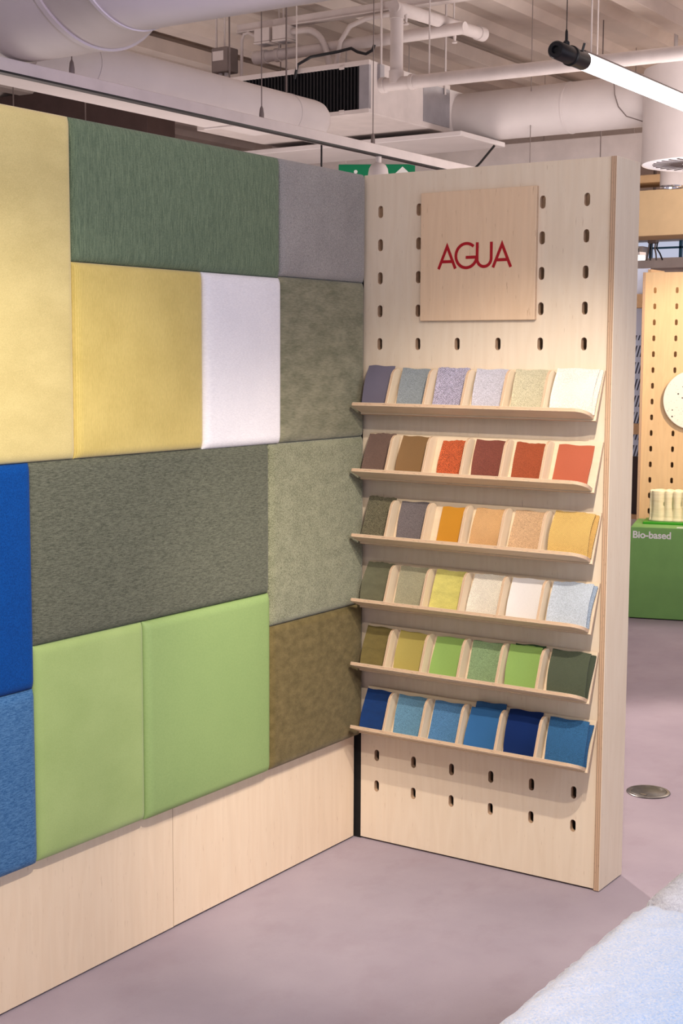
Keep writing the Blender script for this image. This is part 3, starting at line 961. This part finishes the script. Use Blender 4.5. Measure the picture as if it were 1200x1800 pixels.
tag(o, 'smooth flexible conduit rising from the fan coil unit to the right', 'conduit')
o = tube('power_cable', [(-2.02, 2.45, 2.98), (-2.0, 2.45, 3.05), (-1.93, 2.47, 3.085), (-1.78, 2.5, 3.10), (-1.70, 2.5, 3.108), (-1.66, 2.5, 3.085), (-1.61, 2.5, 3.07), (-1.57, 2.5, 3.085), (-1.56, 2.5, 3.11)], .008, M_BLACK, None, 8)
tag(o, 'black cable looping over the top of the fan coil unit', 'cable')
t = thing('control_box', 'grey control box with a white label above the slim round duct', 'box', (-2.56, 2.55, 3.08))
box('body', -.055, .055, -.05, .05, 0, .13, M_CABLE, t, .004)
box('label', -.045, .03, -.0515, -.05, .06, .11, M_WHITE, t, 0)
for kx in (-.03, .01): tube('gland', [(kx, 0, 0), (kx, 0, -.05)], .012, M_WHITE, t, 10)
tube('rod', [(0, 0, .12), (0, 0, CZ - 3.08)], .005, M_WHITE, t, 6)

# thin drop cables
for (x, y, z0, z1, mt, lab) in ((-1.90, 2.30, 2.99, CZ - .03, M_WHITE, 'thin white drop cable in front of the fan coil intake'),
                                (-1.91, 2.54, 2.50, 2.772, M_BLACK, 'short black drop cable under the fan coil unit'),
                                (-0.28, 2.35, 2.88, CZ - .03, M_WHITE, 'thin white drop wire behind the glowing tube lamp'),
                                (-2.95, 3.6, 2.5, CZ - .03, M_CABLE, 'thin grey wire hanging left of the exit sign'),
                                (-1.02, 4.1, 2.4, CZ - .03, M_CABLE, 'thin grey wire hanging behind the supply duct'),
                                (-4.60, 1.2, 2.2, CZ - .03, M_BLACK, 'leftmost black hanging cable above the straw yellow panel'),
                                (-4.45, 1.3, 2.2, CZ - .03, M_BLACK, 'second black hanging cable above the straw yellow panel')):
    tag(tube('drop_cable', [(x, y, z0), (x, y, z1)], .005 if mt == M_BLACK else .0035, mt, None, 6), lab, 'cable')
tag(tube('drop_cable', [(-1.20, 2.75, 2.42), (-1.08, 2.75, 2.52), (-1.0, 2.75, 2.60)], .006, M_BLACK, None, 6), 'slanting black cable under the ceiling plate', 'cable')
o = tube('loop_wire', [(-.62, 3.33, 3.0), (-.615, 3.34, 2.90), (-.60, 3.355, 2.84), (-.56, 3.37, 2.79), (-.48, 3.39, 2.76), (-.40, 3.4, 2.755)], .003, M_CABLE)
tag(o, 'thin wire curling across the front of the supply duct', 'cable')

# perforated tray far left
t = thing('cable_tray', 'perforated white cable tray peeking over the grey green panel', 'cable tray', (-3.55, 2.2, 2.70), radians(8))
box('tray_bottom', -.35, .35, -.15, .15, 0, .006, M_WHITE, t, 0)
for yy in (-.15, .145): box('tray_side', -.35, .35, yy, yy + .005, .006, .06, M_WHITE, t, 0)
bm = bmesh.new()
for i in range(12):
    for j in (-.09, -.03, .03, .09): add_box(bm, -.32 + i * .055, -.295 + i * .055, j - .008, j + .008, -.001, .0068)
put('perforation', bm_mesh('perforation', bm, M_GAP), t)
for xx in (-.25, .25): tube('rod', [(xx, 0, .003), (xx, 0, CZ - 2.70)], .004, M_CABLE, t, 6)

# exit sign
t = thing('exit_sign', 'green emergency exit sign with a white arrow behind the spotlight', 'sign', (-2.567, 4.12, 2.60), radians(30))
m, nt, b = new_mat('exit_green', .4)
b.inputs['Base Color'].default_value = lin((0, 118, 76)); b.inputs['Emission Color'].default_value = lin((0, 118, 76)); b.inputs['Emission Strength'].default_value = .12
box('sign_panel', -.245, .245, -.012, .012, 0, .165, m, t, .002)
bm = bmesh.new()
pts = [(.165, .150), (.222, .098), (.195, .098), (.195, .03), (.135, .03), (.135, .098), (.108, .098)]
lo = [bm.verts.new((x, -.0125, z)) for x, z in pts]; hi = [bm.verts.new((x, -.014, z)) for x, z in pts]
bm.faces.new(hi); bm.faces.new(lo[::-1])
for i in range(len(pts)): bm.faces.new((lo[i], lo[(i + 1) % len(pts)], hi[(i + 1) % len(pts)], hi[i]))
put('arrow', bm_mesh('arrow', bm, M_PRINTW), t)
# running figure beside the arrow
bm = bmesh.new()
bmesh.ops.create_circle(bm, cap_ends=True, radius=.012, segments=14, matrix=Matrix.Translation((-.135, -.0135, .118)) @ Matrix.Rotation(pi / 2, 4, 'X'))
for q in (((-.14, .10), (-.165, .06), (-.145, .055), (-.12, .095)), ((-.165, .06), (-.19, .02), (-.175, .015), (-.148, .058)), ((-.15, .06), (-.12, .045), (-.13, .02), (-.142, .02), (-.136, .04), (-.165, .05)), ((-.12, .10), (-.09, .075), (-.097, .068), (-.13, .088))):
    bm.faces.new([bm.verts.new((x, -.0135, z)) for x, z in q])
put('pictogram', bm_mesh('pictogram', bm, M_PRINTW), t)
for xx in (-.2, .2): tube('rod', [(xx, 0, .16), (xx, 0, CZ - 2.60)], .004, M_WHITE, t, 6)

# glowing tube lamp
t = thing('tube_lamp', 'glowing white tube lamp with black end cap hanging at top right', 'lamp', (0.562, 0.15, 2.44))
m, nt, b = new_mat('lamp_glow', .4)
b.inputs['Base Color'].default_value = (1, 1, 1, 1); b.inputs['Emission Color'].default_value = (1.0, .93, .90, 1); b.inputs['Emission Strength'].default_value = 5.0
TY = Matrix.Rotation(-pi / 2, 4, 'X')
lathe('tube', [(0, .19), (.0265, .19), (.0265, 1.85), (0, 1.85)], m, t, 32, TY)
lathe('end_cap', [(0, .012), (.010, .012), (.012, 0), (.0225, 0), (.026, .005), (.0262, .10), (.0300, .102), (.0300, .112), (.0268, .115), (.0272, .195), (0, .195)], M_BLACK, t, 32, TY)
lathe('end_cap', [(0, 1.84), (.0272, 1.84), (.0272, 2.0), (0, 2.0)], M_BLACK, t, 32, TY)
box('back_spine', -.010, .010, .19, 1.85, .022, .031, plain('spine_brown', (96, 80, 74), .5), t, .001)
for yy in (.075, 1.9):
    lathe('wire_grip', [(0, .026), (.010, .026), (.010, .034), (.0045, .04), (.004, .065), (.0015, .072), (0, .072)], M_BLACK, t, 12, Matrix.Translation((0, yy, 0)))
    tube('suspension_wire', [(0, yy, .07), (0, yy, CZ - 2.44)], .0014, M_BLACK, t, 6)
tube('wing_screw', [(.018, .15, .02), (.024, .15, .042)], .004, M_BLACK, t, 8)

# ------------------------------------------------------------------ floor socket
t = thing('floor_socket', 'round steel floor socket lid set in the mauve floor', 'floor socket', (0.588, 0.985, 0))
lathe('rim', [(.060, .0003), (.076, .0003), (.077, .003), (.074, .005), (.066, .005), (.064, .003), (.060, .003)], M_STEEL, t, 48)
lathe('lid', [(0, .0045), (.060, .0045), (.0625, .003), (.0625, .0004), (0, .0004)], plain('dark_steel', (88, 86, 84), .4, .8, mottle=.15, scale=60), t, 48)
box('finger_tab', -.012, .012, -.052, -.04, .0046, .0056, M_STEEL, t, .0005)

# ------------------------------------------------------------------ boucle sofa in the corner
m, nt, b = new_mat('boucle_white_blue', .95, 0, .1)
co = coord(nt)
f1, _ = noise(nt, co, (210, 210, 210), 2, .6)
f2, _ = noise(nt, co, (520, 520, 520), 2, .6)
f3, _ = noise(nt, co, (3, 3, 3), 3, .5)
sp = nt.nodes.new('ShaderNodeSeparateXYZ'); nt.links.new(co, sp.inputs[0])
# blue share of the colour rises across the seat
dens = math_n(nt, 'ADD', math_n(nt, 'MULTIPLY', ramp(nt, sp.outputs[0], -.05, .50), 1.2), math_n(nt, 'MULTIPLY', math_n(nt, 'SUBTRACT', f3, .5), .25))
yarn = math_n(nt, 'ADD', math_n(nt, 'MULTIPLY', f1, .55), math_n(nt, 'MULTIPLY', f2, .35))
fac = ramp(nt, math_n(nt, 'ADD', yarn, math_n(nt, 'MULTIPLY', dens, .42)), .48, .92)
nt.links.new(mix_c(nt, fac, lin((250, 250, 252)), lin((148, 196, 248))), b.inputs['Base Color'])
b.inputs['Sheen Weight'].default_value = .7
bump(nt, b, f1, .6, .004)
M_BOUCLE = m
M_BOUCLE2 = fabric('boucle_grey', (220, 217, 220), (250, 248, 248), (210, 210, 210), 1.1, (420, 420, 420), .8, .8, .95, .3)


def cushion(name, w, d, h, r, mat, parent, M, rough=0.004, e=3.2):
    """soft block: rounded box with a fuzzy looped surface; origin at its foot, local x 0..w, y 0..d"""
    bm = bmesh.new()
    bmesh.ops.create_cube(bm, size=1.0)
    bmesh.ops.subdivide_edges(bm, edges=bm.edges, cuts=63, use_grid_fill=True)
    rnd = random.Random(5)
    for v in bm.verts:
        p = Vector((v.co.x * w, v.co.y * d, v.co.z * h))
        q = Vector((max(-w / 2 + r, min(w / 2 - r, p.x)), max(-d / 2 + r, min(d / 2 - r, p.y)), max(-h / 2 + r, min(h / 2 - r, p.z))))
        n = p - q
        if n.length > 1e-6:
            n.normalize(); p = q + n * r
        else: n = Vector((0, 0, 1 if v.co.z > 0 else -1))
        if v.co.z > -.3: p += n * rnd.uniform(-rough, rough)
        v.co = p + Vector((w / 2, d / 2, h / 2))
    return put(name, bm_mesh(name, bm, mat, radians(60)), parent, M)


t = thing('lounge_sofa', 'pale blue and white boucle seat with rounded edges, bottom right corner', 'sofa', (1.375, -2.45, 0))
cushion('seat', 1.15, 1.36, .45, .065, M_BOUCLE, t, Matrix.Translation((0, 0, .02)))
cushion('end_bolster', 1.1, .36, .455, .075, M_BOUCLE2, t, Matrix.Translation((0.0, 1.325, .02)))
for (xx, yy) in ((.15, .15), (1.0, .15), (.15, 1.2), (1.0, 1.2)):
    lathe('foot', [(0, 0), (.03, 0), (.03, .04), (0, .04)], M_BLACK, t, 16, Matrix.Translation((xx, yy, 0)))

# ------------------------------------------------------------------ back area on the right
RZ = radians(16.6)
pu = peg_unit('honey coloured pegboard tower behind the green plinth, far right', (-1.042, 4.902, 0), RZ, 2.078, True, 0.163, wood('honey_birch', (226, 194, 148), 'Y', .92))
dx = Vector((cos(RZ), sin(RZ), 0)); dn = Vector((sin(RZ), -cos(RZ), 0))     # along the unit, out of its face
o = lathe('terrazzo_disc', [(0, 0), (.184, 0), (.187, .003), (.187, .017), (.184, .020), (0, .020)], None, None, 64) if False else None
m, nt, b = new_mat('terrazzo', .4)
co = coord(nt)
vor = nt.nodes.new('ShaderNodeTexVoronoi'); vor.inputs['Scale'].default_value = 34; nt.links.new(co, vor.inputs['Vector'])
vor2 = nt.nodes.new('ShaderNodeTexVoronoi'); vor2.inputs['Scale'].default_value = 70; nt.links.new(co, vor2.inputs['Vector'])
c1 = ramp(nt, vor.outputs['Distance'], .20, .16); c2 = ramp(nt, vor2.outputs['Distance'], .17, .13)
sp = nt.nodes.new('ShaderNodeSeparateColor'); nt.links.new(vor.outputs['Color'], sp.inputs[0])
sel = ramp(nt, sp.outputs[0], .60, .62)
f = math_n(nt, 'MULTIPLY', c1, sel)
col = mix_c(nt, f, lin((236, 230, 216)), lin((60, 52, 50)))
col = mix_c(nt, math_n(nt, 'MULTIPLY', c2, .6), col, lin((168, 140, 110)))
nt.links.new(col, b.inputs['Base Color'])
dc = Vector((-1.042, 4.902, 1.277)) + dx * .318 + dn * .0185
o = lathe('terrazzo_disc', [(0, -.0185), (.03, -.0185), (.03, 0), (.184, 0), (.187, .003), (.187, .017), (.184, .020), (0, .020)], m, None, 64, frame_M(dc, dx, ZA, dn))
tag(o, 'round speckled terrazzo disc hung on the honey coloured pegboard', 'disc')

PC = Vector((-0.795, 4.153, 0))
t = thing('display_plinth', 'green box plinth with white Bio-based lettering', 'plinth', PC, RZ)
M_GREEN = plain('plinth_green', (126, 178, 98), .55, mottle=.03)
box('body', 0, .60, 0, .46, 0.006, .548, M_GREEN, t, .002)
box('toe_gap', .01, .59, .01, .45, 0, .006, M_GAP, t, 0)
fc = bpy.data.curves.new('lettering', 'FONT')
fc.body = 'Bio-based'; fc.size = .058; fc.extrude = .0004; fc.offset = .0014; fc.space_character = .98
fo = bpy.data.objects.new('lettering', fc); COL.objects.link(fo)
dg = bpy.context.evaluated_depsgraph_get()
me = bpy.data.meshes.new_from_object(fo.evaluated_get(dg))
bpy.data.objects.remove(fo)
me.materials.clear(); me.materials.append(M_PRINTW)
put('lettering', me, t, frame_M((.012, -.0006, .484), XA, ZA, (0, -1, 0)))


def local(px, py, z):
    return PC + dx * px - dn * py + Vector((0, 0, z))


t = thing('serving_tray', 'thin bright green board under the cream fluted vessel', 'board', local(0.30, 0.30, .548), RZ)
box('board', -.245, .28, -.13, .11, 0, .013, plain('bright_green', (52, 158, 28), .4, mottle=.02), t, .002)
# fluted vessel
m = fabric('printed_cream', (226, 212, 172), (246, 236, 204), (6, 6, 420), 1.0, (14, 14, 60), .4, .5, .7, 0, 0, 0, .3)
vs, fs = [], []
NA, NZ = 260, 26
hw_, hd_ = .24, .075
for j in range(NZ + 1):
    v = j / NZ
    for i in range(NA):
        a = 2 * pi * i / NA
        e = 5.0
        k = (abs(cos(a)) ** e + abs(sin(a)) ** e) ** (-1 / e)
        bx, by = hw_ * k * cos(a), hd_ * k * sin(a)
        per = bx / .052 if abs(by) > hd_ * .93 else by / .052
        lobe = abs(sin(pi * per))
        depth = .030 * (0.45 + .65 * (1 - abs(2 * v - 1.15)))
        fl = .006 * math.exp(-((v - .03) / .06) ** 2)
        n = Vector((bx / hw_ ** 2 * .05, by / hd_ ** 2 * .05, 0)).normalized()
        off = depth * lobe ** .6 - depth + fl + .0006 * (j % 2)
        p = Vector((bx, by, v * .182)) + n * off
        if v > .97: p.z += .003 * lobe
        vs.append(p)
for j in range(NZ):
    for i in range(NA):
        i2 = (i + 1) % NA
        fs.append((j * NA + i, j * NA + i2, (j + 1) * NA + i2, (j + 1) * NA + i))
base = len(vs)
for i in range(NA):
    p = vs[NZ * NA + i]; vs.append(Vector((p.x * .94, p.y * .84, p.z)))
for i in range(NA):
    p = vs[NZ * NA + i]; vs.append(Vector((p.x * .93, p.y * .8, .01)))
for i in range(NA):
    i2 = (i + 1) % NA
    fs.append((NZ * NA + i, NZ * NA + i2, base + i2, base + i)); fs.append((base + i, base + i2, base + NA + i2, base + NA + i))
fs.append(tuple(range(NA))[::-1]); fs.append(tuple(base + NA + i for i in range(NA)))
o = put('fluted_vessel', mesh('fluted_vessel', vs, fs, m, smooth=True), None, Matrix.Translation(local(.325, .29, .5612)) @ Matrix.Rotation(RZ, 4, 'Z'))
tag(o, 'cream fluted vessel of rounded columns on the green board', 'vessel')
o = put('name_card', None, None) if False else None
t = box('name_card', .265, .36, .012, .05, .5484, .5500, M_PRINTW, None, 0)
t.matrix_world = Matrix.Translation(PC) @ Matrix.Rotation(RZ, 4, 'Z')
tag(t, 'small white card lying on the front edge of the green plinth', 'card')

# sample rack beside the far pegboard
t = thing('sample_rack', 'honey wood rack of patterned sample sheets between the two pegboards', 'rack', (-1.62, 5.36, 0))
M_RACK = wood('rack_wood', (214, 176, 132), 'Y', .9)
for xx in (-.5, .44): box('upright', xx, xx + .022, -.08, .16, 0, 2.12, M_RACK, t, .001)
for (z0, z1) in ((1.87, 1.96), (1.03, 1.10), (.46, .49)):
    box('shelf', -.478, .44, -.09, .16, z0, z1, M_RACK, t, .001)
m, nt, b = new_mat('slashed_print', .6)
co = coord(nt)
sp = nt.nodes.new('ShaderNodeSeparateXYZ'); nt.links.new(co, sp.inputs[0])
u_ = math_n(nt, 'ADD', math_n(nt, 'MULTIPLY', sp.outputs[0], 44.0), math_n(nt, 'MULTIPLY', sp.outputs[2], -12.0))
wv = math_n(nt, 'SINE', math_n(nt, 'MULTIPLY', u_, 6.283))
hv = math_n(nt, 'SINE', math_n(nt, 'MULTIPLY', sp.outputs[2], 6.283 * 9.0))
ff = math_n(nt, 'MULTIPLY', ramp(nt, wv, .1, .35), ramp(nt, hv, -.65, -.45))
nt.links.new(mix_c(nt, ff, lin((206, 220, 246)), lin((44, 52, 78))), b.inputs['Base Color'])
M_SLASH = m
M_PALEB = plain('pale_blue_sheet', (206, 216, 240), .5, mottle=.02)
box('sample_sheet', -.47, .435, -.03, -.024, 1.101, 1.69, M_SLASH, t, 0)
box('sample_sheet', -.47, .435, -.03, -.024, 1.69, 1.868, M_PALEB, t, 0)
box('sample_sheet', -.47, .435, -.03, -.024, 1.961, 2.13, M_PALEB, t, 0)
box('sample_sheet', -.47, .435, -.04, -.034, .88, 1.028, M_SLASH, t, 0)
box('drawer_front', -.477, .438, -.07, -.05, .491, .88, plain('dark_brown_board', (58, 42, 40), .6), t, .001)

# bulkheads, beams and window strip beyond
M_TAN = plain('tan_plaster', (216, 188, 148), .8, mottle=.03)
struct(box('trim_5', -4.0, 3.0, 6.0, 6.35, 2.40, 2.72, M_TAN, bev=.003))
struct(box('trim_6', -4.0, 3.0, 6.02, 6.3, 2.775, 2.83, plain('tan_board', (200, 166, 126), .7), bev=.003))
struct(box('trim_7', -4.0, 3.0, 7.02, 7.2, 2.46, 2.53, M_WHITE, bev=.003))
struct(box('trim_8', -4.0, 3.0, 7.0, 7.2, 2.235, 2.315, M_WHITE, bev=.003))
struct(box('trim_9', -3.6, 2.6, 4.6, 4.72, 2.72, 2.90, M_WHITE, bev=.003))
# window strip in the back wall
m, nt, b = new_mat('window_glass', .05)
b.inputs['Base Color'].default_value = (.85, .93, 1, 1); b.inputs['Transmission Weight'].default_value = 1.0; b.inputs['IOR'].default_value = 1.02
struct(box('window_1', -2.9, 3.0, 7.30, 7.306, 2.31, 2.47, m, bev=0))
wf = plain('window_frame_blue', (60, 110, 140), .4)
for (a, c, d, e) in ((-2.9, 3.0, 2.405, 2.42),):
    struct(box('trim_10', a, c, 7.27, 7.298, d, e, wf, bev=0))
for i, xx in enumerate((-2.3, -1.97, -1.72, -1.2)):
    struct(box('trim_%d' % (11 + i), xx, xx + .022, 7.27, 7.299, 2.31, 2.47, wf, bev=0))
t = thing('ledge_unit', 'small dark screened grey box on the window ledge', 'box', (-2.0, 7.12, 2.315))
box('casing', -.11, .06, -.06, .06, 0, .10, M_WHITE, t, .003)
box('screen', -.10, .03, -.062, -.0595, .015, .085, M_BLACK, t, 0)
t = thing('projector_arm', 'grey device with dangling cables hanging before the window strip', 'device', (-1.79, 6.9, 2.42))
box('body', -.035, .035, -.03, .03, 0, .10, M_CABLE, t, .004)
for k, (a, c) in enumerate(((-.03, -.05), (-.01, -.02), (.02, .03), (.035, .08))):
    tube('cable', [(a, 0, .01), (a - .005, 0, -.04), ((a + c) / 2, 0, -.08), (c, 0, -.13)], .006, M_BLACK if k % 2 else M_CABLE, t, 6)
tube('stem', [(0, 0, .09), (0, 0, CZ - 2.42)], .012, M_CABLE, t, 10)
# downlight can
t = thing('downlight', 'white cylindrical downlight with a chrome rim under the drum', 'lamp', (-0.735, 4.5, 2.55))
lathe('can', [(.066, 0), (.07, .004), (.07, .30), (0, .30)], M_WHITE, t, 40)
lathe('rim', [(.050, .012), (.052, -.004), (.066, -.006), (.071, -.002), (.071, .006)], plain('chrome', (210, 210, 216), .12, 1.0, mottle=0), t, 40)
lathe('reflector', [(.050, .012), (.03, .05), (0, .055)], M_BLACK, t, 32)
tube('stem', [(0, 0, .29), (0, 0, CZ - 2.55)], .012, M_WHITE, t, 10)

# small second light strip seen over the far rack
t = thing('strip_light', 'short white strip light above the sample rack', 'lamp', (-1.62, 5.25, 2.17), radians(-18))
m, nt, b = new_mat('strip_glow', .4)
b.inputs['Base Color'].default_value = (1, 1, 1, 1); b.inputs['Emission Color'].default_value = (1, 1, 1, 1); b.inputs['Emission Strength'].default_value = 2.0
box('diffuser', -.5, .5, -.03, .03, 0, .03, m, t, .004)
box('housing', -.5, .5, -.032, .032, .03, .05, M_WHITE, t, .002)
for xx in (-.4, .4): tube('suspension_wire', [(xx, 0, .04), (xx, 0, CZ - 2.17)], .002, M_CABLE, t, 6)

bpy.context.view_layer.update()
